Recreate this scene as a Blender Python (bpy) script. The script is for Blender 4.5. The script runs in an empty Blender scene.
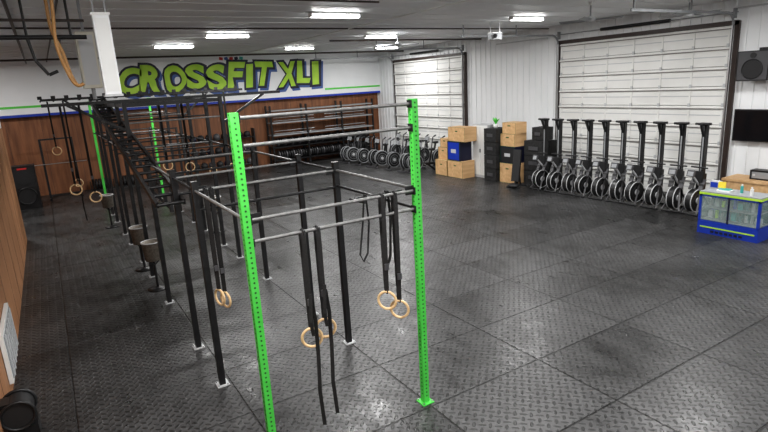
import bpy, math, random
from mathutils import Vector, Matrix
random.seed(7)
H=3.83
scene=bpy.context.scene
try:
    scene.view_settings.view_transform='Standard'
    scene.view_settings.look='Medium High Contrast'
except Exception as e: print(e)

# ------------------------------------------------------------ materials
def principled(name,col,rough=0.5,metal=0.0,**kw):
    m=bpy.data.materials.new(name); m.use_nodes=True
    b=m.node_tree.nodes['Principled BSDF']
    b.inputs['Base Color'].default_value=(*col,1)
    b.inputs['Roughness'].default_value=rough
    b.inputs['Metallic'].default_value=metal
    for k,v in kw.items(): b.inputs[k].default_value=v
    return m
def N(m,t,**kw):
    n=m.node_tree.nodes.new(t)
    for k,v in kw.items(): setattr(n,k,v)
    return n
def L(m,a,b): m.node_tree.links.new(a,b)
def noisy(name,c1,c2,scale=5,rough=0.5,metal=0,bump=0.0,stretch=(1,1,1),detail=4):
    m=principled(name,c1,rough,metal); b=m.node_tree.nodes['Principled BSDF']
    tc=N(m,'ShaderNodeTexCoord'); mp=N(m,'ShaderNodeMapping'); mp.inputs['Scale'].default_value=stretch
    nz=N(m,'ShaderNodeTexNoise'); nz.inputs['Scale'].default_value=scale; nz.inputs['Detail'].default_value=detail
    cr=N(m,'ShaderNodeValToRGB'); cr.color_ramp.elements[0].position=.3; cr.color_ramp.elements[1].position=.7
    cr.color_ramp.elements[0].color=(*c1,1); cr.color_ramp.elements[1].color=(*c2,1)
    L(m,tc.outputs['Object'],mp.inputs['Vector']); L(m,mp.outputs[0],nz.inputs['Vector'])
    L(m,nz.outputs['Fac'],cr.inputs[0]); L(m,cr.outputs[0],b.inputs['Base Color'])
    if bump:
        bp=N(m,'ShaderNodeBump'); bp.inputs['Strength'].default_value=bump; bp.inputs['Distance'].default_value=.01
        L(m,nz.outputs['Fac'],bp.inputs['Height']); L(m,bp.outputs[0],b.inputs['Normal'])
    return m
def emis(name,col,s):
    m=principled(name,col,.5); b=m.node_tree.nodes['Principled BSDF']
    b.inputs['Emission Color'].default_value=(*col,1); b.inputs['Emission Strength'].default_value=s
    return m
def wood(name,c1,c2,axis='Z',rough=.55):
    st={'Z':(6,6,.6),'X':(.6,6,6),'Y':(6,.6,6)}[axis]
    return noisy(name,c1,c2,1.6,rough,0,.05,st,6)

BLACK=principled('black_powdercoat',(.012,.012,.013),.4)
GREEN=noisy('green_powdercoat',(.07,.53,.07),(.10,.62,.10),3,.4)
HOLE=principled('hole_dark',(.02,.10,.02),.8)
STEEL=noisy('pull_up_bar_steel',(.17,.17,.17),(.29,.29,.285),20,.4,.5)
CHROME=principled('brushed_steel',(.55,.56,.57),.3,.9)
STRAP=noisy('black_webbing',(.010,.010,.011),(.022,.022,.022),60,.85)
RINGW=noisy('ring_wood',(.62,.42,.22),(.75,.55,.32),30,.5)
PLYDARK=wood('stained_plywood',(.14,.055,.024),(.26,.11,.048))
PLYLIGHT=wood('left_wall_plywood',(.31,.15,.07),(.43,.22,.11))
BOXWOOD=wood('plyo_box_wood',(.50,.31,.15),(.66,.44,.24),'X')
WHITE=noisy('white_painted_metal',(.77,.79,.80),(.84,.85,.86),.7,.45)
DOORW=noisy('door_white',(.66,.66,.64),(.76,.76,.74),.9,.5)
DOORLINE=principled('door_seam_grey',(.24,.23,.22),.6)
TRIMD=principled('dark_bronze_trim',(.05,.035,.03),.5)
WHITEP=principled('white_plastic',(.75,.76,.75),.4)
BEIGE=principled('beige_enamel',(.58,.56,.48),.5)
GREY=principled('grey_plastic',(.28,.29,.30),.5)
DGREY=principled('dark_grey_plastic',(.07,.07,.075),.45)
LGREY=principled('light_grey_plastic',(.5,.51,.52),.45)
BLUE=principled('blue_paint',(.012,.045,.38),.45)
LIME=noisy('lime_paint',(.36,.62,.03),(.50,.76,.07),2,.5)
NAVY=principled('navy_paint',(.008,.010,.035),.5)
SBLUE=principled('shadow_blue_paint',(.06,.12,.34),.5)
GREENL=principled('green_stripe_paint',(.10,.60,.07),.5)
RUB=principled('black_rubber',(.015,.015,.016),.6)
RED=principled('red_plastic',(.5,.03,.03),.5)
SCREEN=principled('dark_screen',(.008,.008,.01),.15)
FOAM=noisy('black_foam',(.012,.012,.013),(.03,.03,.03),12,.85)
GALV=noisy('bucket_plastic',(.14,.12,.10),(.30,.27,.23),25,.6)
CHALK=principled('chalk_white',(.75,.74,.72),.9)
CABLE=principled('tan_cable',(.22,.11,.03),.6)
LED=emis('led_diffuser',(1,1,.98),20)
GLASS=principled('glass',(.55,.68,.66),.06,0); GLASS.node_tree.nodes['Principled BSDF'].inputs['Alpha'].default_value=.22
TEAL=principled('teal_print',(.05,.35,.33),.5)
DTEAL=principled('dark_teal_print',(.05,.16,.16),.5)
YEL=principled('yellow_print',(.7,.55,.05),.5)

# ------------------------------------------------------------ mesh builder
class MB:
    def __init__(s): s.v=[];s.f=[];s.fm=[];s.sm=[];s.mats=[]
    def mi(s,m):
        if m not in s.mats: s.mats.append(m)
        return s.mats.index(m)
    def add(s,vs,fs,m,smooth=False):
        o=len(s.v); s.v+= [tuple(p) for p in vs]; k=s.mi(m)
        for f in fs: s.f.append(tuple(i+o for i in f)); s.fm.append(k); s.sm.append(smooth)
    def box(s,c,d,m,R=None):
        c=Vector(c); x,y,z=d[0]/2,d[1]/2,d[2]/2
        vs=[Vector(p) for p in ((-x,-y,-z),(x,-y,-z),(x,y,-z),(-x,y,-z),(-x,-y,z),(x,-y,z),(x,y,z),(-x,y,z))]
        if R is not None: vs=[R@p for p in vs]
        s.add([c+p for p in vs],[(0,3,2,1),(4,5,6,7),(0,1,5,4),(1,2,6,5),(2,3,7,6),(3,0,4,7)],m)
    def frame(s,p0,p1,up=(0,0,1)):
        d=(Vector(p1)-Vector(p0)); l=d.length; d.normalize()
        u=Vector(up)
        if abs(d.dot(u))>.98: u=Vector((0,1,0))
        a=d.cross(u).normalized(); b=a.cross(d).normalized()
        return d,a,b,l
    def bar(s,p0,p1,w,h,m):
        d,a,b,l=s.frame(p0,p1); R=Matrix((a,b,d)).transposed()
        s.box((Vector(p0)+Vector(p1))/2,(w,h,l),m,R)
    def tube(s,p0,p1,r,m,n=10,r2=None):
        d,a,b,l=s.frame(p0,p1); r2=r if r2 is None else r2
        p0=Vector(p0);p1=Vector(p1); A=[];B=[]
        for i in range(n):
            t=2*math.pi*i/n; o=a*math.cos(t)+b*math.sin(t)
            A.append(p0+o*r);B.append(p1+o*r2)
        s.add(A+B,[(i,(i+1)%n,n+(i+1)%n,n+i) for i in range(n)],m,True)
        s.add(A,[tuple(reversed(range(n)))],m); s.add(B,[tuple(range(n))],m)
    def path(s,pts,r,m,n=8):
        for a,b in zip(pts[:-1],pts[1:]): s.tube(a,b,r,m,n)
    def ribbon(s,pts,wdir,w,th,m):
        """webbing strip through pts, flat side spanning wdir"""
        wd=Vector(wdir).normalized(); n=len(pts); P=[Vector(p) for p in pts]; rows=[]
        for i,p in enumerate(P):
            t=(P[min(i+1,n-1)]-P[max(i-1,0)]).normalized(); nn=t.cross(wd).normalized()*th/2; q=wd*w/2
            rows+= [p+q+nn,p-q+nn,p-q-nn,p+q-nn]
        fs=[(0,1,2,3),tuple((n-1)*4+k for k in (3,2,1,0))]
        for i in range(n-1):
            for k in range(4): fs.append((i*4+k,(i+1)*4+k,(i+1)*4+(k+1)%4,i*4+(k+1)%4))
        s.add(rows,fs,m)
    def torus(s,c,R,r,axis,m,n=28,k=8,a0=0,a1=2*math.pi):
        ax=Vector(axis).normalized(); u=Vector((0,0,1)) if abs(ax.z)<.9 else Vector((1,0,0))
        a=ax.cross(u).normalized(); b=a.cross(ax); c=Vector(c); vs=[]
        full=abs(a1-a0-2*math.pi)<1e-6; nn=n if full else n+1
        for i in range(nn):
            t=a0+(a1-a0)*i/n; o=a*math.cos(t)+b*math.sin(t)
            for j in range(k):
                q=2*math.pi*j/k; vs.append(c+o*(R+r*math.cos(q))+ax*(r*math.sin(q)))
        fs=[]
        for i in range(n):
            i2=(i+1)%nn
            for j in range(k):
                fs.append((i*k+j,i2*k+j,i2*k+(j+1)%k,i*k+(j+1)%k))
        s.add(vs,fs,m,True)
    def lathe(s,c,prof,m,n=20,smooth=True):
        c=Vector(c); vs=[]
        for r,z in prof:
            for i in range(n):
                t=2*math.pi*i/n; vs.append(c+Vector((r*math.cos(t),r*math.sin(t),z)))
        fs=[(j*n+i,j*n+(i+1)%n,(j+1)*n+(i+1)%n,(j+1)*n+i) for j in range(len(prof)-1) for i in range(n)]
        s.add(vs,fs,m,smooth)
    def obj(s,name,parent=None,loc=(0,0,0),rot=0):
        me=bpy.data.meshes.new(name); me.from_pydata(s.v,[],s.f)
        for m in s.mats: me.materials.append(m)
        me.polygons.foreach_set('material_index',s.fm); me.polygons.foreach_set('use_smooth',s.sm)
        me.update()
        o=bpy.data.objects.new(name,me); scene.collection.objects.link(o)
        o.location=loc; o.rotation_euler=(0,0,rot)
        if parent: o.parent=parent
        return o
def inst(o,name,loc,rot=0):
    n=bpy.data.objects.new(name,o.data); scene.collection.objects.link(n); n.location=loc; n.rotation_euler=(0,0,rot); return n

XL=-1.02; XR=16.15; YB=26.5; YF=-4.0; ZC=5.42; XLL=-5.0; YREC=18.2

# ------------------------------------------------------------ floor material: tread plate rubber mats
def floor_mat():
    m=principled('tread_rubber_mats',(.03,.03,.03),.4); b=m.node_tree.nodes['Principled BSDF']
    def math_(op,a,bb=None,c=None):
        n=N(m,'ShaderNodeMath',operation=op)
        for i,v in enumerate((a,bb,c)):
            if v is None: continue
            if isinstance(v,(int,float)): n.inputs[i].default_value=v
            else: L(m,v,n.inputs[i])
        return n.outputs[0]
    geo=N(m,'ShaderNodeNewGeometry'); sep=N(m,'ShaderNodeSeparateXYZ'); L(m,geo.outputs['Position'],sep.inputs[0])
    x,y=sep.outputs[0],sep.outputs[1]
    s=11.0
    u=math_('MULTIPLY',math_('ADD',x,y),s*.7071); v=math_('MULTIPLY',math_('SUBTRACT',x,y),s*.7071)
    par=math_('FLOORED_MODULO',math_('ADD',math_('FLOOR',u),math_('FLOOR',v)),2)
    fu=math_('SUBTRACT',math_('FRACT',u),.5); fv=math_('SUBTRACT',math_('FRACT',v),.5)
    fu2=math_('MULTIPLY',fu,fu); fv2=math_('MULTIPLY',fv,fv)
    d1=math_('ADD',math_('MULTIPLY',fu2,4.2),math_('MULTIPLY',fv2,26)); d2=math_('ADD',math_('MULTIPLY',fv2,4.2),math_('MULTIPLY',fu2,26))
    mix=N(m,'ShaderNodeMix'); mix.data_type='FLOAT'; L(m,par,mix.inputs[0]); L(m,d1,mix.inputs[2]); L(m,d2,mix.inputs[3])
    mr=N(m,'ShaderNodeMapRange'); L(m,mix.outputs[0],mr.inputs[0]); mr.inputs[1].default_value=.5; mr.inputs[2].default_value=1.1; mr.inputs[3].default_value=1; mr.inputs[4].default_value=0
    dash=mr.outputs[0]
    def seam(c,size,off):
        f=math_('FRACT',math_('DIVIDE',math_('ADD',c,off),size))
        e=math_('MULTIPLY',math_('MINIMUM',f,math_('SUBTRACT',1.0,f)),size)
        r=N(m,'ShaderNodeMapRange'); L(m,e,r.inputs[0]); r.inputs[1].default_value=.005; r.inputs[2].default_value=.014; r.inputs[3].default_value=1; r.inputs[4].default_value=0
        return r.outputs[0]
    sm=math_('MAXIMUM',seam(x,1.83,.3),seam(y,1.22,.2))
    cx=math_('FLOOR',math_('DIVIDE',math_('ADD',x,.3),1.83)); cy=math_('FLOOR',math_('DIVIDE',math_('ADD',y,.2),1.22))
    cb=N(m,'ShaderNodeCombineXYZ'); L(m,cx,cb.inputs[0]); L(m,cy,cb.inputs[1])
    wn=N(m,'ShaderNodeTexWhiteNoise'); L(m,cb.outputs[0],wn.inputs['Vector'])
    n1=N(m,'ShaderNodeTexNoise'); n1.inputs['Scale'].default_value=.45; n1.inputs['Detail'].default_value=5; L(m,geo.outputs['Position'],n1.inputs['Vector'])
    mp=N(m,'ShaderNodeMapping'); mp.inputs['Scale'].default_value=(1.6,.6,1); mp.inputs['Rotation'].default_value=(0,0,.15); L(m,geo.outputs['Position'],mp.inputs[0])
    n2=N(m,'ShaderNodeTexNoise'); n2.inputs['Scale'].default_value=2.4; n2.inputs['Detail'].default_value=10; n2.inputs['Roughness'].default_value=.75; L(m,mp.outputs[0],n2.inputs['Vector'])
    f=math_('ADD',math_('MULTIPLY',n1.outputs['Fac'],.5),math_('MULTIPLY',n2.outputs['Fac'],.5))
    f=math_('ADD',f,math_('MULTIPLY',math_('SUBTRACT',wn.outputs['Value'],.5),.12))
    cr=N(m,'ShaderNodeValToRGB'); L(m,f,cr.inputs[0])
    e=cr.color_ramp.elements; e[0].position=.38; e[0].color=(.013,.013,.013,1); e[1].position=.62; e[1].color=(.070,.070,.071,1)
    mc=N(m,'ShaderNodeMix'); mc.data_type='RGBA'
    L(m,math_('MULTIPLY',dash,.85),mc.inputs[0]); L(m,cr.outputs[0],mc.inputs[6]); mc.inputs[7].default_value=(.009,.009,.009,1)
    m2=N(m,'ShaderNodeMix'); m2.data_type='RGBA'; L(m,sm,m2.inputs[0]); L(m,mc.outputs[2],m2.inputs[6]); m2.inputs[7].default_value=(.004,.004,.004,1)
    L(m,m2.outputs[2],b.inputs['Base Color'])
    n3=N(m,'ShaderNodeTexNoise'); n3.inputs['Scale'].default_value=2.0; n3.inputs['Detail'].default_value=10; n3.inputs['Roughness'].default_value=.78; L(m,mp.outputs[0],n3.inputs['Vector'])
    f3=math_('ADD',n3.outputs['Fac'],math_('MULTIPLY',math_('SUBTRACT',wn.outputs['Value'],.5),.06))
    rr=N(m,'ShaderNodeMapRange'); L(m,f3,rr.inputs[0]); rr.inputs[1].default_value=.38; rr.inputs[2].default_value=.56; rr.inputs[3].default_value=.27; rr.inputs[4].default_value=.44
    L(m,rr.outputs[0],b.inputs['Roughness'])
    b.inputs['Specular IOR Level'].default_value=.6
    hh=math_('SUBTRACT',dash,math_('MULTIPLY',sm,2))
    bp=N(m,'ShaderNodeBump'); bp.inputs['Strength'].default_value=1.0; bp.inputs['Distance'].default_value=.008
    L(m,hh,bp.inputs['Height']); L(m,bp.outputs[0],b.inputs['Normal'])
    return m
FLOOR=floor_mat()
CEIL=noisy('ceiling_liner_panel',(.70,.71,.72),(.78,.79,.80),.5,.5)

# ------------------------------------------------------------ shell
b=MB(); b.box(((XLL+XR)/2,(YF+YB)/2,-.05),(XR-XLL+.4,YB-YF+.4,.1),FLOOR); b.obj('floor')
b=MB(); b.box(((XLL+XR)/2,(YF+YB)/2,ZC+.05),(XR-XLL+.4,YB-YF+.4,.1),CEIL)
y=YF
while y<YB:
    b.box(((XLL+XR)/2,y,ZC-.006),(XR-XLL,.04,.012),CEIL); y+=.915
b.obj('ceiling')
b=MB(); b.box(((XLL+XR)/2,YB+.05,ZC/2),(XR-XLL+.4,.1,ZC),PLYDARK)
x=XLL
while x<XR:
    b.box((x,YB-.004,1.6),(.012,.01,3.2),TRIMD); x+=1.22
b.obj('wall_back')
b=MB(); zb=3.27
b.box(((XLL+XR)/2,YB-.16,(zb+ZC)/2),(XR-XLL,.28,ZC-zb),WHITE)
b.obj('wall_back_upper')
b=MB(); b.box(((XLL+XR)/2,YB-.31,zb+.05),(XR-XLL,.02,.10),BLUE); b.obj('trim_1')
b=MB(); b.box(((XLL+2.9)/2,YB-.305,3.66),(2.9-XLL,.01,.085),GREENL); b.box(((12.75+XR)/2,YB-.305,3.64),(XR-12.75,.01,.085),GREENL); b.obj('trim_2')
b=MB(); b.box((XR+.05,(YF+YB)/2,ZC/2),(.1,YB-YF+.2,ZC),WHITE)
y=YF
while y<YB:
    b.box((XR-.012,y,ZC/2),(.024,.05,ZC),WHITE); y+=.305
b.obj('wall_right')
b=MB(); b.box((XL-.06,(YF+YREC)/2,ZC/2),(.12,YREC-YF,ZC),WHITE)
b.box((XL+.006,(YF+YREC)/2,1.6),(.012,YREC-YF,3.2),PLYLIGHT); b.box((XL-.055,YREC+.006,1.6),(.13,.012,3.2),PLYLIGHT)
y=YF+.6
while y<YREC:
    b.box((XL+.013,y,1.6),(.003,.008,3.2),TRIMD); y+=1.22
b.obj('wall_left')
b=MB(); b.box((XLL-.05,(YREC+YB)/2,ZC/2),(.1,YB-YREC+.4,ZC),PLYDARK); b.obj('wall_left_recess')
b=MB(); b.box(((XLL+XL)/2-.1,YREC-.06,ZC/2),(XL-XLL,.1,ZC),PLYDARK); b.obj('wall_recess_front')
b=MB(); b.box(((XL+XR)/2,YF-.05,ZC/2),(XR-XL+.3,.1,ZC),WHITE); b.obj('wall_front')

# ------------------------------------------------------------ sectional doors
def sect_door(name,y0,y1,z1):
    b=MB(); w=y1-y0; rows=9; h=z1/rows; xf=XR-.03
    for i in range(rows):
        zc=h*(i+.5)
        b.box((xf-.025,(y0+y1)/2,zc),(.05,w-.1,h-.02),DOORW)
        b.box((xf-.012,(y0+y1)/2,h*i+.012),(.03,w-.1,.03),DOORLINE)
        b.box((xf-.052,(y0+y1)/2,zc),(.006,w-.1,.03),LGREY)
        b.box((xf-.075,(y0+y1)/2,h*(i+1)-.05),(.05,w-.1,.04),DOORW)
        b.box((xf-.070,(y0+y1)/2,h*(i+1)-.085),(.03,w-.1,.03),DOORLINE)
        n=6
        for k in range(n+1):
            yy=y0+.12+(w-.24)*k/n; b.box((xf-.06,yy,zc),(.02,.05,h-.03),DOORW)
            b.box((xf-.075,yy,h*i+.02),(.03,.06,.10),LGREY)
    for yy,s in ((y0,-1),(y1,1)):
        b.box((xf-.02,yy+s*.06,z1/2+.05),(.08,.12,z1+.1),TRIMD)
        b.box((xf-.14,yy-s*.01,z1/2),(.06,.03,z1),CHROME)
        pts=[(xf-.14,yy,z1)]
        for t in range(1,6):
            a=t/5*math.pi/2; pts.append((xf-.14-.3*(1-math.cos(a)),yy,z1+.3*math.sin(a)))
        pts.append((xf-4.6,yy,z1+.3))
        for a_,b_ in zip(pts[:-1],pts[1:]): b.bar(a_,b_,.03,.06,GREY)
        for xx in (xf-2.2,xf-4.5): b.bar((xx,yy,z1+.3),(xx,yy,ZC-.001),.03,.03,GREY)
        b.box((xf-.1,yy,z1+.3),(.12,.05,.25),GREY)
    b.box((xf-.02,(y0+y1)/2,z1+.06),(.08,w+.2,.12),TRIMD)
    b.tube((xf-.14,y0-.1,z1+.32),(xf-.14,y1+.1,z1+.32),.015,GREY)
    b.tube((xf-.14,y0+w*.3,z1+.32),(xf-.14,y0+w*.7,z1+.32),.05,BLACK,12)
    return b.obj(name)
sect_door('door_1',7.85,13.70,4.78)
sect_door('door_2',18.95,24.6,4.78)
b=MB(); b.box((XR-.1,15.55,5.05),(.1,2.6,.04),LGREY); b.box((XR-.1,(YF+7.6)/2+3,5.2),(.06,6,.04),LGREY); b.obj('trim_3')

# ------------------------------------------------------------ wall lettering
def glyph(ch):
    cu=bpy.data.curves.new('g','FONT'); cu.body=ch; cu.size=1; cu.resolution_u=4
    o=bpy.data.objects.new('g',cu); scene.collection.objects.link(o)
    out=[]
    for off in (.045,.115):
        cu.offset=off; cu.extrude=0.0
        bpy.context.view_layer.update()
        dg=bpy.context.evaluated_depsgraph_get(); me=bpy.data.meshes.new_from_object(o.evaluated_get(dg))
        out.append(([v.co.copy() for v in me.vertices],[tuple(p.vertices) for p in me.polygons]))
    bpy.data.objects.remove(o); return out
b=MB(); ys=YB-.305
cells=[]
XT0=2.95
x=XT0
for i,c in enumerate('CROSSFIT'):
    w_={'F':.88,'I':.5,'T':.92}.get(c,.95); cells.append((c,x,w_)); x+=w_*.95
for c,w_ in (('X',1.05),('L',.75),('I',.55)):
    if c=='X': x+=.3
    cells.append((c,x,w_)); x+=w_*.93
sc=(12.5-XT0)/(x-XT0)
for i,(c,x0,w_) in enumerate(cells):
    x0=XT0+(x0-XT0)*sc; w=w_*sc
    g1,g2=glyph(c)
    xs=[v.x for v in g2[0]]; zs=[v.y for v in g2[0]]
    mnx,mxx,mnz,mxz=min(xs),max(xs),min(zs),max(zs)
    rot=(-1)**i*.04; hh=1.36*(1.0+.05*((i*7)%3-1)); zc=4.50+(.04 if i%2 else -.03)
    def tr(v,dx,dz,dy):
        a=((v.x-mnx)/(mxx-mnx)-.5)*w*1.14; bz=((v.y-mnz)/(mxz-mnz)-.5)*hh
        a+=bz*.12+ .06*math.sin(bz*5+i)
        return (x0+w/2+a*math.cos(rot)-bz*math.sin(rot)+dx, dy, zc+a*math.sin(rot)+bz*math.cos(rot)+dz)
    b.add([tr(v,.09,-.11,ys-.002) for v in g2[0]],g2[1],SBLUE)
    b.add([tr(v,0,0,ys-.005-.0004*i) for v in g2[0]],g2[1],NAVY)
    b.add([tr(v,-.01,.01,ys-.011) for v in g1[0]],g1[1],LIME)
b.obj('wall_lettering')
b=MB()
for k,mm in enumerate((RED,SBLUE,RED,NAVY,TEAL)):
    b.box((7.5+k*.24,ys-.004,5.31),(.17,.008,.13),mm,Matrix.Rotation(.2*(-1)**k,3,'Y'))
b.obj('small_wall_sign')

# ------------------------------------------------------------ lights
def fixture(x,y,name='ceiling_light',power=180):
    b=MB(); b.box((0,0,-.02),(1.24,.16,.04),WHITEP); b.box((0,0,-.07),(1.2,.13,.06),LED)
    for s in (-1,1): b.box((s*.61,0,-.06),(.03,.15,.08),WHITEP)
    o=b.obj(name,loc=(x,y,ZC-.012))
    la=bpy.data.lights.new('lamp','AREA'); la.shape='RECTANGLE'; la.size=1.2; la.size_y=.14; la.energy=power; la.color=(1,.99,.98)
    lo=bpy.data.objects.new('lamp',la); scene.collection.objects.link(lo); lo.parent=o; lo.location=(0,0,-.11)
for x,y in ((6.0,11.5),(12.2,11.6),(4.85,16.0),(10.3,16.5),(4.06,19.4),(9.3,21.2),(14.0,22.0),(1.0,4.2),(6.0,6.2),(12.0,6.0),(1.0,-.5),(6.0,.5),(12.0,.5),(-2.5,22.0)):  # visible fixtures first, then unseen ones added to light the room
    fixture(x,y)

# ------------------------------------------------------------ the rig
XB=1.42; XA=3.36
def post(b,x,y,h,m,holes=True,w=.076):
    b.box((x,y,h/2),(w,w,h),m)
    b.box((x,y,.006),(.16,.16,.012),m if holes else LGREY)
    for sx in (-1,1):
        for sy in (-1,1): b.tube((x+sx*.06,y+sy*.06,.01),(x+sx*.06,y+sy*.06,.03),.01,CHROME,6)
    if holes:
        z=.1
        while z<h-.03:
            b.tube((x,y-w/2-.0015,z),(x,y+w/2+.0015,z),.0105,HOLE,8)
            b.tube((x-w/2-.0015,y,z+0.025),(x+w/2+.0015,y,z+.025),.0105,HOLE,8)
            z+=.05
rig=bpy.data.objects.new('pull_up_rig',None); scene.collection.objects.link(rig)
b=MB()
Y0=4.81; YE=21.6
for x in (XB,XA): post(b,x,Y0,3.64,GREEN); post(b,x,YE,3.75,GREEN,False)
b.obj('green_uprights',rig)
b=MB()
short=[6.78,8.1,10.35]; tall=[12.2,13.5,15.4,16.7,18.6,19.9]
for yy in short:
    for x in (XB,XA): post(b,x,yy,2.78,BLACK,False)
for yy in tall:
    for x in (XB,XA): post(b,x,yy,3.72,BLACK,False)
b.obj('black_uprights',rig)
b=MB(); BR=.018
for z in (3.59,3.34,2.65,2.44):
    b.tube((XB,Y0,z),(XA,Y0,z),BR,STEEL)
    for x in (XB+.045,XA-.045): b.box((x,Y0,z),(.012,.08,.08),BLACK)
allY=[Y0]+short+tall+[YE]
for i,(a,c) in enumerate(zip(allY[:-1],allY[1:])):
    for x in (XB,XA):
        b.tube((x,a,2.66),(x,c,2.66),BR,BLACK if i%2 else STEEL)
        if i>=4: b.bar((x,a,3.66),(x,c,3.66),.05,.076,BLACK)
    if i==0: b.tube((XA,a,2.44),(XA,c,2.44),BR,BLACK)
b.tube((2.7,Y0+.3,2.60),(XA,Y0+.3,2.60),BR,BLACK); b.tube((2.7,Y0,2.62),(2.7,Y0+.32,2.60),BR,BLACK)
for i,yy in enumerate(short+tall):
    b.tube((XB,yy,2.66),(XA,yy,2.66),BR,STEEL if i<3 else (BLACK if i%2 else STEEL))
    b.tube((XB,yy,2.42),(XA,yy,2.42),BR,BLACK)
    if yy in tall:
        b.bar((XB,yy,3.66),(XA,yy,3.66),.05,.076,BLACK)
        b.tube((XB,yy,3.3),(XA,yy,3.3),BR,STEEL if i%2 else BLACK)
for z in (3.6,2.66): b.tube((XB,YE,z),(XA,YE,z),.022,BLACK)
for yy in allY:
    for x,s in ((XB,1),(XA,-1)):
        b.box((x+s*.09,yy,2.66),(.11,.012,.10),BLACK)
b.obj('cross_members',rig)
b=MB()
for yy in (16.66,17.3):
    b.bar((0.0,yy,3.86),(5.3,yy,3.86),.05,.06,BLACK)
k=0
while k*.3<=5.3:
    b.tube((k*.3,16.66,3.83),(k*.3,17.3,3.83),.02,BLACK); b.box((k*.3,16.64,3.92),(.10,.03,.08),BLACK); k+=1
for x in (XB,XA):
    b.bar((x,16.7,3.7),(x,16.7,3.86),.06,.06,BLACK)
for x,s in ((XB,-1),(XA,1)):
    b.bar((x,16.7,3.1),(x+s*.9,16.7,3.84),.04,.05,BLACK)
b.bar((0,12.2,3.75),(XA+1.4,12.2,3.75),.05,.06,BLACK)
b.bar((XA,12.2,3.15),(XA+1.0,12.2,3.73),.04,.05,BLACK); b.bar((XB,12.2,3.15),(XB-1.0,12.2,3.73),.04,.05,BLACK)
b.obj('overhead_ladder',rig)
b=MB()
P0=Vector((XB+.065,7.9,2.34)); P1=Vector((XB+.065,16.7,3.80)); off=Vector((-.36,0,0))
b.bar(P0,P1,.045,.08,BLACK); b.bar(P0+off,P1+off,.045,.08,BLACK)
n=22
for i in range(n+1):
    p=P0.lerp(P1,i/n); b.tube(p,p+off,.026,BLACK)
    b.bar(p+off*.5+Vector((0,0,-.12)),p+off*.5,.05,.04,BLACK)
for i in (3,12,20):
    p=P0.lerp(P1,i/n); b.bar(p+off,p+Vector((.0,0,-.5)),.04,.04,BLACK)
b.obj('monkey_bar_ladder',rig)

# ------------------------------------------------------------ gymnastic rings
def rings(x,y,ztop,items,axis=(0,1,0),name='gymnastic_rings',wdir=(.8,-.6,0),sw=.045):
    b=MB()
    for dx,zr,zt in items:
        xx=x+dx; r=.103
        b.torus((xx,y,zr),r,.015,axis,RINGW,30,10)
        for dy in (-.03,.03):
            b.ribbon([(xx,y+dy*.6,ztop+.02),(xx,y+dy,ztop-.04),(xx,y+dy*.8,(ztop+zr)/2),(xx,y+dy*.2,zr+r+.01)],wdir,sw,.005,STRAP)
        b.torus((xx,y,ztop),.032,.007,(1,0,0),STRAP,12,6)
        b.box((xx,y-.03,zr+r+.30),(.05,.02,.07),DGREY)
        b.torus((xx,y,zr+r),.022,.007,(1,0,0),STRAP,12,6)
        if zt is not None:
            top=(xx+.015,y-.04,zr+r+.34)
            b.ribbon([top,(xx+.03,y-.06,zr+r+.1),(xx+.03,y-.05,zr-.2),(xx+.01,y-.05,(zr+zt)/2-.1),(xx+.03,y-.05,zt)],wdir,sw*.8,.006,STRAP)
            b.ribbon([(xx+.0,y-.07,zr+r+.4),(xx-.03,y-.075,zr+r+.1),(xx-.01,y-.07,zr+.05)],wdir,sw*.7,.006,STRAP)
    return b.obj(name)
rings(0,Y0,2.44,[(1.965,1.30,.28),(2.125,1.36,.36)],sw=.05,axis=(.35,.94,0))
rings(0,Y0,2.65,[(2.90,1.46,None),(3.06,1.31,None)],axis=(.75,.65,0),sw=.045)
rings(0,6.72,2.66,[(1.53,1.25,None),(1.60,1.2,None)],axis=(1,.3,0),sw=.05)
rings(0,16.6,3.8,[(.15,2.55,None),(.5,1.65,.6)])
rings(0,16.6,3.8,[(4.1,1.5,None),(4.7,1.55,None)])
rings(0,12.2,3.7,[(.30,2.1,None),(.62,1.9,None)])
rings(0,13.5,3.62,[(2.3,2.2,None),(2.8,2.1,None)])
b=MB()
yb_=Y0+.3
b.ribbon([(3.14,yb_,2.63),(3.10,yb_,2.3),(3.05,yb_,1.85),(3.10,yb_,1.70),(3.16,yb_,1.85),(3.19,yb_,2.3),(3.17,yb_,2.63),(3.14,yb_,2.63)],(.2,1,0),.06,.008,STRAP)
b.ribbon([(2.86,yb_,2.63),(2.82,yb_,2.3),(2.76,yb_,1.95),(2.80,yb_,1.86),(2.86,yb_,1.95),(2.90,yb_,2.3),(2.88,yb_,2.63),(2.86,yb_,2.63)],(.2,1,0),.04,.008,STRAP)
b.obj('resistance_band')

# ------------------------------------------------------------ chalk buckets
def bucket(x,y,zb=.62,name='chalk_bucket'):
    b=MB()
    b.lathe((0,0,zb),[(0,0),(.15,0),(.18,.36),(.19,.365),(.19,.38),(.17,.38),(.165,.3),(0,.3)],GALV,22)
    b.lathe((0,0,zb),[(0,.302),(.164,.302)],CHALK,22)
    b.torus((0,0,zb+.375),.185,.014,(0,0,1),LGREY,24,6)
    b.tube((0,0,.02),(0,0,zb),.025,BLACK); b.lathe((0,0,0),[(0,.0),(.2,0),(.2,.02),(.03,.05),(0,.05)],BLACK,20)
    for a in range(3):
        t=a*2.1; b.tube((0,0,zb-.12),(.13*math.cos(t),.13*math.sin(t),zb),.012,BLACK,6)
    return b.obj(name,loc=(x,y,0))
bucket(1.38,11.3); bucket(1.36,12.85); bucket(3.62,15.0); bucket(1.2,18.0)

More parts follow.
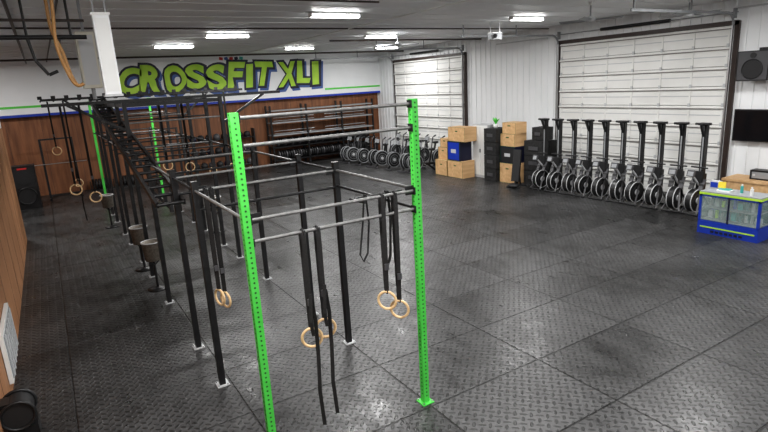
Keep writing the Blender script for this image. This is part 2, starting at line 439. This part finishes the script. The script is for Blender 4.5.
# ------------------------------------------------------------ rowers stored upright
def rower():
    b=MB()
    b.box((0,0,1.42),(.13,.10,1.86),BLACK)
    b.box((-.067,0,1.45),(.01,.035,1.7),GREY)
    b.box((-.05,0,2.33),(.16,.26,.06),BLACK); b.tube((-.16,-.17,2.34),(-.16,.17,2.34),.03,RUB)
    b.bar((-.02,0,1.95),(-.19,0,2.33),.06,.05,BLACK)
    b.box((-.12,0,.98),(.07,.24,.28),RUB); b.box((-.06,0,.98),(.1,.14,.18),DGREY)
    fx=-.20
    b.tube((fx,-.085,.36),(fx,.085,.36),.30,BLACK,28)
    for s in (-1,1):
        b.torus((fx,s*.088,.36),.17,.005,(0,1,0),DGREY,24,5)
        b.torus((fx,s*.085,.36),.295,.013,(0,1,0),LGREY,28,6)
        b.tube((fx,s*.085,.36),(fx,s*.105,.36),.085,LGREY,16)
    b.bar((-.02,0,.25),(.0,0,1.05),.15,.17,BLACK)
    for s in (-1,1):
        b.box((-.15,s*.13,.78),(.03,.12,.32),DGREY,Matrix.Rotation(.45,3,'Y')); b.box((-.17,s*.13,.78),(.02,.13,.05),BLACK,Matrix.Rotation(.45,3,'Y'))
        b.bar((-.02,s*.04,.75),(-.42,s*.22,.03),.04,.03,DGREY)
        b.bar((.05,s*.04,.5),(.22,s*.2,.03),.045,.03,BLACK)
    b.tube((-.42,-.25,.03),(-.42,.25,.03),.028,RUB); b.tube((.22,-.24,.03),(.22,.24,.03),.028,RUB)
    b.bar((-.05,.0,.72),(-.38,0,1.05),.04,.04,LGREY); b.box((-.43,0,1.10),(.06,.2,.17),DGREY,Matrix.Rotation(.3,3,'Y')); b.box((-.463,0,1.10),(.006,.15,.11),GREY,Matrix.Rotation(.3,3,'Y'))
    b.tube((-.12,-.22,1.22),(-.12,.22,1.22),.02,RUB)
    return b
rb=rower(); first=None
ys_=[7.45+i*.565 for i in range(10)]
for i,yy in enumerate(ys_):
    loc=(14.35+.05*((i*3)%3-1)-.02*i,yy,0); r=.10*((i*5)%3-1)
    if first is None: first=rb.obj('rowing_machine',loc=loc,rot=r)
    else: inst(first,'rowing_machine',loc,r)

# ------------------------------------------------------------ air bikes
def bike():
    b=MB()
    b.tube((.45,-.08,.44),(.45,.08,.44),.33,BLACK,28)
    for s in (-1,1):
        for R in (.12,.22): b.torus((.45,s*.09,.44),R,.008,(0,1,0),GREY,24,5)
        b.torus((.45,s*.085,.44),.33,.018,(0,1,0),GREY,28,6)
        b.tube((.45,s*.08,.44),(.45,s*.11,.44),.07,LGREY,14)
        for a in range(8):
            t=a*math.pi/4; b.tube((.45,s*.09,.44),(.45+.31*math.cos(t),s*.09,.44+.31*math.sin(t)),.006,DGREY,5)
        b.path([(.1,s*.2,.35),(.12,s*.22,.75),(.05,s*.25,1.22),(-.08,s*.25,1.28)],.024,DGREY); b.tube((-.02,s*.25,1.25),(-.14,s*.25,1.3),.03,RUB)
        b.tube((.1,s*.13,.35),(.1,s*.3,.35),.02,GREY); b.box((0.05+s*.12,s*.26,.32+s*.1),(.12,.1,.03),RUB)
    b.box((0,0,.33),(.9,.07,.10),BLACK)
    b.bar((-.45,0,.04),(-.05,0,.36),.06,.07,BLACK); b.bar((.45,0,.42),(.75,0,.04),.06,.07,BLACK)
    b.box((-.48,0,.035),(.07,.55,.06),DGREY); b.box((.76,0,.035),(.07,.5,.06),DGREY)
    b.bar((-.2,0,.33),(-.33,0,.88),.06,.06,BLACK); b.lathe((-.35,0,.88),[(0,0),(.1,0),(.15,.04),(.13,.09),(0,.1)],RUB,16)
    b.bar((.2,0,.35),(.22,0,1.1),.06,.07,BLACK); b.box((.18,0,1.16),(.06,.24,.18),GREY,Matrix.Rotation(-.3,3,'Y'))
    return b
bb=bike(); first=None
pos=[(13.5-.06*i,18.6+i*.80,math.pi+.25*((i*2)%3-1)) for i in range(8)]+[(15.15,19.2+i*1.2,math.pi+.1*(i%2)) for i in range(4)]
for x_,y_,r in pos:
    if first is None: first=bb.obj('air_bike',loc=(x_,y_,0),rot=r)
    else: inst(first,'air_bike',(x_,y_,0),r)

# ------------------------------------------------------------ plyo boxes
def plyo(c,d,name='plyo_box',m=BOXWOOD,panel=None):
    b=MB(); x,y,z=d
    t=.018
    for s in (-1,1):
        b.box((s*(x/2-t/2),0,z/2),(t,y,z),m); b.box((0,s*(y/2-t/2),z/2),(x-2*t,t,z),m)
    b.box((0,0,z-t/2),(x-2*t,y-2*t,t),m); b.box((0,0,t/2),(x-2*t,y-2*t,t),m)
    for s in (-1,1): 
        b.box((s*(x/2+.001),0,z*.72),(.004,.14,.04),HOLE)
    for zz in (0.004,z-.004): b.box((-x/2-.001,0,zz),(.004,y,.006),HOLE)
    for yy in (-y/2,y/2): b.box((-x/2-.001,yy,z/2),(.004,.006,z),HOLE)
    if panel:
        b.box((-x/2-.004,0,z/2),(.006,y-.08,z-.08),panel)
        b.box((-x/2-.009,0,z*.5),(.004,y*.4,z*.2),LGREY)
    return b.obj(name,loc=c)
plyo((13.7,17.35,0),(.6,.75,.62)); plyo((13.7,16.45,0),(.62,.9,.66))
plyo((13.72,16.55,.66),(.6,.75,.76),'plyo_box',NAVY,BLUE)
plyo((13.75,16.4,1.42),(.6,1.0,.55)); plyo((13.8,17.4,.62),(.5,.6,.5)); plyo((13.8,17.3,1.12),(.5,.5,.36))
b=MB(); b.box((0,0,1.02),(.5,.85,2.04),LGREY); b.box((-.255,-.21,1.05),(.012,.40,1.9),WHITEP); b.box((-.255,.21,1.05),(.012,.40,1.9),WHITEP)
b.box((-.265,-.03,1.05),(.02,.015,.14),BLACK); b.box((-.265,.03,1.05),(.02,.015,.14),BLACK); b.obj('storage_cabinet',loc=(14.32,15.72,0))
def foam(c,d,n,name='foam_plyo_stack'):
    b=MB()
    for i in range(n):
        h=d[2]/n; b.box((.01*(-1)**i,.012*(-1)**i,h*(i+.5)),(d[0],d[1],h-.012),FOAM)
        b.box((-d[0]/2-.012,0,h*(i+.5)),(.006,d[1]*.5,h*.25),DGREY)
    return b.obj(name,loc=c)
foam((14.15,14.9,0),(.7,.62,1.95),4); foam((14.6,13.2,0),(.7,.85,1.55),3); foam((14.7,13.2,1.55),(.5,.5,.45),1)
plyo((14.25,14.15,0),(.62,.75,.72)); plyo((14.25,14.15,.72),(.6,.7,.6),'plyo_box',NAVY,RUB); plyo((14.3,14.2,1.32),(.6,.7,.45)); plyo((14.3,14.15,1.77),(.55,.65,.4))
b=MB()
b.lathe((0,0,0),[(0,0),(.07,0),(.09,.14),(.075,.14),(0,.12)],WHITEP,14)
for i in range(14):
    t=i*2.4; r=.12+.04*(i%3); p=Vector((r*math.cos(t),r*math.sin(t),.3+.03*(i%4)))
    q=Vector((0,0,.12)); mid=(p+q)/2+Vector((0,0,.05)); sd=Vector((-math.sin(t),math.cos(t),0))*.03
    b.add([q,mid+sd,p,mid-sd],[(0,1,2,3)],GREENL)
b.obj('potted_plant',loc=(14.1,14.9,1.95))
b=MB()
b.box((0,0,.75),(.09,.28,1.1),RUB,Matrix.Rotation(.18,3,'Y')); b.bar((.06,0,.05),(.2,0,1.2),.06,.06,BLACK)
b.tube((-.25,-.25,.03),(-.25,.25,.03),.03,RUB); b.bar((-.25,0,.04),(.1,0,.35),.05,.05,BLACK); b.tube((.3,-.2,.03),(.3,.2,.03),.03,RUB); b.bar((.3,0,.03),(.12,0,.6),.05,.05,BLACK)
b.lathe((-.2,0,.02),[(0,0),(.16,0),(.2,.06),(.16,.12),(0,.12)],RUB,20)
b.obj('weight_bench',loc=(13.65,13.4,0),rot=.3)

# ------------------------------------------------------------ glass fronted counter / cooler
b=MB(); W=1.28; D=.6
b.box((0,0,.15),(D,W,.30),BLUE); b.box((-D/2-.004,0,.16),(.008,W*.9,.03),LIME)
for k in range(7): b.box((-D/2-.004,-.3+k*.1,.07),(.008,.07,.05),NAVY)
for sx in (-1,1):
    for sy in (-1,1): b.box((sx*(D/2-.025),sy*(W/2-.025),.61),(.05,.05,.64),BLUE)
b.box((-D/2+.01,0,.61),(.03,.03,.60),NAVY)
b.box((0,0,.94),(D+.02,W+.02,.045),LIME); b.box((0,0,.90),(D,W,.04),BLUE); b.box((0,0,.975),(D,W,.025),GREY)
b.box((-D/2+.012,0,.60),(.006,W-.1,.56),GLASS)
b.box((0,W/2-.012,.60),(D-.08,.006,.56),GLASS); b.box((0,-W/2+.012,.60),(D-.08,.006,.56),GLASS)
b.box((D/2-.02,0,.60),(.02,W-.08,.58),DTEAL)
for z in (.32,.60): b.box((.02,0,z),(D-.1,W-.1,.015),GREY)
for i in range(18):
    yy=-W/2+.14+(i%9)*.125; z=.33 if i<9 else .61
    mm=[LGREY,DTEAL,GREY,CHROME,TEAL,LIME,LGREY,BLUE][(i*3)%8]; hh=.14+.05*((i*5)%3)/2
    if i%4: b.tube((.0,yy,z),(.0,yy,z+hh),.036,mm,12); b.tube((.0,yy,z+hh),(.0,yy,z+hh+.03),.018,BLACK,10)
    else: b.box((.02,yy,z+hh/2),(.12,.10,hh),mm)
kiosk=b.obj('display_counter',loc=(12.85,5.9,0))
b=MB()
b.tube((0,0,0),(0,0,.14),.035,WHITEP,14); b.tube((0,0,.14),(0,0,.17),.012,WHITEP,8); b.box((-.02,0,.175),(.06,.02,.015),WHITEP)
b.obj('sanitizer_bottle',loc=(12.75,5.55,.988))
b=MB(); b.box((0,0,.02),(.2,.28,.04),WHITEP); b.box((.0,.0,.05),(.16,.22,.02),TEAL); b.box((.05,.1,.13),(.02,.16,.14),YEL,Matrix.Rotation(.2,3,'Y')); b.obj('paper_stack',loc=(12.8,6.12,.988))
b=MB(); b.tube((0,0,0),(0,0,.16),.03,TEAL,14); b.tube((0,0,.16),(0,0,.2),.015,WHITEP,10); b.obj('drink_bottle',loc=(12.85,5.8,.988))
b=MB(); b.box((0,0,.09),(.16,.2,.18),LGREY); b.box((-.085,0,.1),(.008,.16,.12),BLUE); b.obj('card_box',loc=(12.98,6.42,.988))

b=MB(); b.box((0,0,.86),(.8,2.4,.06),BOXWOOD); b.box((-.36,0,.5),(.03,2.3,.68),BOXWOOD)
for sx in (-1,1):
    for sy in (-1,1): b.box((sx*.35,sy*1.12,.42),(.08,.08,.84),BOXWOOD)
b.box((0,0,.2),(.7,2.2,.03),BOXWOOD); b.obj('wooden_table',loc=(15.2,6.0,0))
b=MB(); b.box((0,0,.12),(.3,.5,.24),BLACK); b.box((-.152,0,.12),(.008,.4,.16),GREY); b.tube((-.155,.15,.12),(-.175,.15,.12),.03,LGREY,12); b.obj('stereo_receiver',loc=(15.2,6.4,.89))
b=MB(); b.box((-.12,0,0),(.06,1.5,.85),BLACK); b.box((-.152,0,0),(.006,1.44,.79),SCREEN); b.box((-.05,0,0),(.1,.3,.3),GREY); b.obj('wall_television',loc=(XR-.03,6.85,2.15))
b=MB(); b.box((-.3,0,0),(.45,.75,.75),BLACK); b.box((-.53,0,0),(.01,.7,.7),DGREY)
b.tube((-.53,0,-.08),(-.55,0,-.08),.24,RUB,24); b.torus((-.55,0,-.08),.24,.012,(1,0,0),BLACK,24,6); b.tube((-.53,0,.26),(-.55,0,.26),.07,RUB,16)
b.bar((-.3,0,.3),(0,0,.3),.06,.06,BLACK); b.box((-.02,0,.25),(.03,.2,.4),BLACK); b.obj('wall_speaker',loc=(XR-.03,7.1,3.70))

# ------------------------------------------------------------ ceiling stuff
def fan(x,y,z,r=.4):
    b=MB(); b.tube((0,0,.12),(0,0,ZC-z-.012),.02,GREY,8); b.lathe((0,0,0),[(0,0),(.10,.01),(.14,.06),(.10,.12),(.03,.15),(0,.15)],LGREY,18)
    b.lathe((0,0,ZC-z-.10),[(.02,0),(.07,.085),(0,.085)],WHITEP,14)
    for k in range(4):
        t=k*math.pi/2+r; R=Matrix.Rotation(t,3,'Z')@Matrix.Rotation(.3,3,'X')
        b.box(Vector((math.cos(t)*.42,math.sin(t)*.42,.06)),(.62,.14,.012),GREY,R)
    b.obj('ceiling_fan',loc=(x,y,z))
fan(11.5,8.9,4.93); fan(10.8,16.2,4.98,.8); fan(14.1,8.0,4.98,.1)
b=MB(); b.box((0,0,0),(.4,.36,.2),GREY); b.tube((-.2,-.06,0),(-.26,-.06,0),.06,BLACK,16); b.box((0,0,.10),(.42,.38,.02),WHITEP)
for s in (-1,1): b.bar((0,s*.14,.1),(0,s*.14,ZC-5.0-.012),.03,.03,LGREY)
b.obj('ceiling_projector',loc=(12.2,12.9,5.0),rot=.6)
b=MB()
b.tube((XLL,23.6,5.30),(XR-.1,23.6,5.30),.035,TRIMD); b.tube((-1,14.2,5.36),(XR-.1,14.2,5.36),.02,TRIMD)
b.tube((9.0,17.8,5.34),(XR-.1,17.8,5.34),.03,TRIMD)
b.tube((7.8,YF,5.36),(7.8,YB-.4,5.36),.02,WHITEP); b.tube((-.2,YF,5.33),(-.2,YB-.4,5.33),.03,TRIMD)
b.tube((.5,2,5.37),(.5,YB-.4,5.37),.02,TRIMD)
for yy in (8.7,9.6): b.tube((-1,yy,5.36),(6,yy,5.36),.018,TRIMD)
b.obj('ceiling_conduit')
b=MB()
for xx in (-.55,.0,.55):
    b.tube((xx,9.4,ZC-.012),(xx,9.4,4.72),.018,BLACK)
b.tube((-.9,9.4,4.72),(.75,9.4,4.72),.032,BLACK); b.tube((-.9,9.4,4.95),(.75,9.4,4.95),.02,TRIMD)
b.path([(.0,9.4,4.72),(.05,9.4,4.4),(.18,9.4,4.2),(.3,9.4,4.25)],.022,BLACK)
b.path([(.4,9.4,4.72),(.36,9.4,4.45),(.42,9.4,4.3)],.018,BLACK)
b.obj('gas_pipe')
b=MB()
b.box((0,0,0),(.19,.14,.98),WHITE); b.box((0,0,.5),(.22,.17,.03),WHITEP); b.box((0,0,-.5),(.22,.17,.03),LGREY)
b.box((0,-.074,0),(.15,.01,.9),WHITEP)
for sx in (-.07,.07): b.bar((sx,0,.49),(sx,0,ZC-4.36-.012),.02,.02,GREY)
b.obj('unit_heater',loc=(.83,8.0,4.36))
b=MB(); b.box((0,0,0),(.26,.3,.85),BEIGE); b.box((0,-.155,0),(.2,.01,.75),LGREY); b.bar((0,0,.4),(0,0,ZC-4.4-.012),.04,.04,GREY); b.tube((.0,0,-.42),(0,0,-.6),.03,GREY); b.obj('electrical_cabinet',loc=(.76,10.0,4.42))
cu=bpy.data.curves.new('hanging_cable','CURVE'); cu.dimensions='3D'; cu.bevel_depth=.018
for pts in ([(.3,6.9,5.41),(.3,6.9,4.8),(.22,6.9,4.45),(.30,6.9,4.15),(.36,6.9,3.93),(.44,6.9,4.0)],
            [(.22,7.2,5.41),(.26,7.2,4.9),(.20,7.2,4.6),(.34,7.2,4.35),(.33,7.2,4.1),(.40,7.2,3.98)]):
    sp=cu.splines.new('NURBS'); sp.points.add(len(pts)-1); sp.use_endpoint_u=True; sp.order_u=4
    for p,q in zip(sp.points,pts): p.co=(*q,1)
cu.materials.append(CABLE)
o=bpy.data.objects.new('hanging_cable',cu); scene.collection.objects.link(o)

# ------------------------------------------------------------ back wall storage
b=MB()
x0,x1=9.4,15.2; yb=26.3
for x in (x0,x0+1.9,x0+3.9,x1):
    b.box((x,yb-.1,1.5),(.08,.08,3.0),BLACK); b.box((x,yb-.7,1.5),(.08,.08,3.0),BLACK)
for z in (.3,.95,1.55,2.15,2.75):
    b.box(((x0+x1)/2,yb-.4,z),(x1-x0,.68,.05),GREY if z>1 else BLACK)
for z in (.33,.98):
    x=x0+.3
    while x<x1-.3:
        r=.22 if z<.5 else .2; b.tube((x,yb-.4,z+r),(x+.07,yb-.4,z+r),r,[RUB,DGREY,RUB][int(x*7)%3],20); b.tube((x-.005,yb-.4,z+r),(x+.075,yb-.4,z+r),.04,CHROME,10); x+=.13
for z in (1.62,1.75,2.25,2.4):
    b.tube((x0+.2,yb-.5,z),(x0+2.4,yb-.5,z),.016,CHROME); b.tube((x0+3,yb-.5,z),(x0+5.4,yb-.5,z),.02,CHROME)
b.obj('equipment_storage_rack')
b=MB()
for x in (5.4,8.6): b.box((x,26.1,1.0),(.06,.4,2.0),BLACK)
for z in (.3,.95,1.6):
    for dy in (-.13,.13): b.tube((5.4,26.1+dy,z),(8.6,26.1+dy,z),.02,BLACK)
    for i in range(8):
        c=Vector((5.7+i*.37,26.1,z+.13)); prof=[(.17*math.sin(t*math.pi/8),-.17*math.cos(t*math.pi/8)) for t in range(9)]
        b.lathe(c,prof,[RUB,RUB,DGREY,RUB,NAVY][(i+int(z*3))%5],14)
b.obj('medicine_ball_rack')
b=MB()
b.box((0,0,.8),(.8,.6,1.6),BLACK); b.box((0,-.305,1.15),(.7,.01,.7),RUB); b.tube((0,-.3,1.15),(0,-.32,1.15),.25,RUB,24); b.tube((0,-.3,.5),(0,-.32,.5),.3,RUB,24)
b.torus((0,-.32,.5),.3,.02,(0,1,0),BLACK,24,6); b.box((0,-.31,1.5),(.3,.01,.06),RED); b.obj('floor_speaker_cabinet',loc=(-1.0,23.8,0))
b=MB()
for i in range(7): b.tube((i*.11,0,.25),(i*.11+.08,0,.25),.225,RUB,24); b.tube((i*.11-.003,0,.25),(i*.11+.083,0,.25),.05,CHROME,12)
b.box((.35,0,.02),(.9,.2,.04),BLACK); b.box((-.08,0,.2),(.03,.2,.4),BLACK); b.box((.82,0,.2),(.03,.2,.4),BLACK)
pr=b.obj('bumper_plate_rack',loc=(1.3,26.1,0))
inst(pr,'bumper_plate_rack',(2.5,26.1,0))
b=MB()
for s in (0,1.1): b.box((s,0,1.2),(.08,.08,2.4),BLACK); b.box((s,0,.03),(.08,.9,.06),BLACK)
b.box((.55,0,2.37),(1.1,.08,.06),BLACK); b.box((.55,.35,.06),(1.1,.08,.06),BLACK); b.tube((-.4,-.08,1.4),(1.5,-.08,1.4),.015,CHROME)
sq=b.obj('squat_rack',loc=(-.3,25.3,0)); inst(sq,'squat_rack',(3.8,25.4,0))

# left wall items
b=MB()
b.box((.03,0,0),(.05,1.4,.7),WHITEP); b.box((.06,0,0),(.01,1.3,.6),GREY)
for k in range(6): b.box((.07,-.55+.22*k,0),(.02,.03,.6),LGREY)
b.obj('wall_vent_grille',loc=(XL+.016,8.9,.55))
b=MB()
b.tube((.16,-.15,.35),(.16,.15,.35),.16,RUB,20); b.torus((.16,-.16,.35),.17,.02,(0,1,0),BLACK,20,6); b.torus((.16,.16,.35),.17,.02,(0,1,0),BLACK,20,6); b.box((.05,0,.35),(.09,.2,.3),BLACK); b.box((.18,0,.09),(.3,.3,.18),BLACK)
b.obj('hose_reel',loc=(XL+.016,7.1,0))

# ------------------------------------------------------------ world & camera
w=bpy.data.worlds.new('World'); scene.world=w; w.use_nodes=True
w.node_tree.nodes['Background'].inputs[0].default_value=(.8,.85,.9,1); w.node_tree.nodes['Background'].inputs[1].default_value=.3
cam=bpy.data.cameras.new('camera'); co=bpy.data.objects.new('camera',cam); scene.collection.objects.link(co)
cam.sensor_width=36; cam.lens=538/768*36; cam.clip_start=.05; cam.clip_end=200
cx=Vector((.8462,-.5303,-.0561)); cz=Vector((-.5036,-.8294,.2414))
cx.normalize(); cz=(cz-cx*cz.dot(cx)).normalized(); cy=cz.cross(cx)
M=Matrix((cx,cy,cz)).transposed().to_4x4(); M.translation=(0,0,H); co.matrix_world=M
scene.camera=co
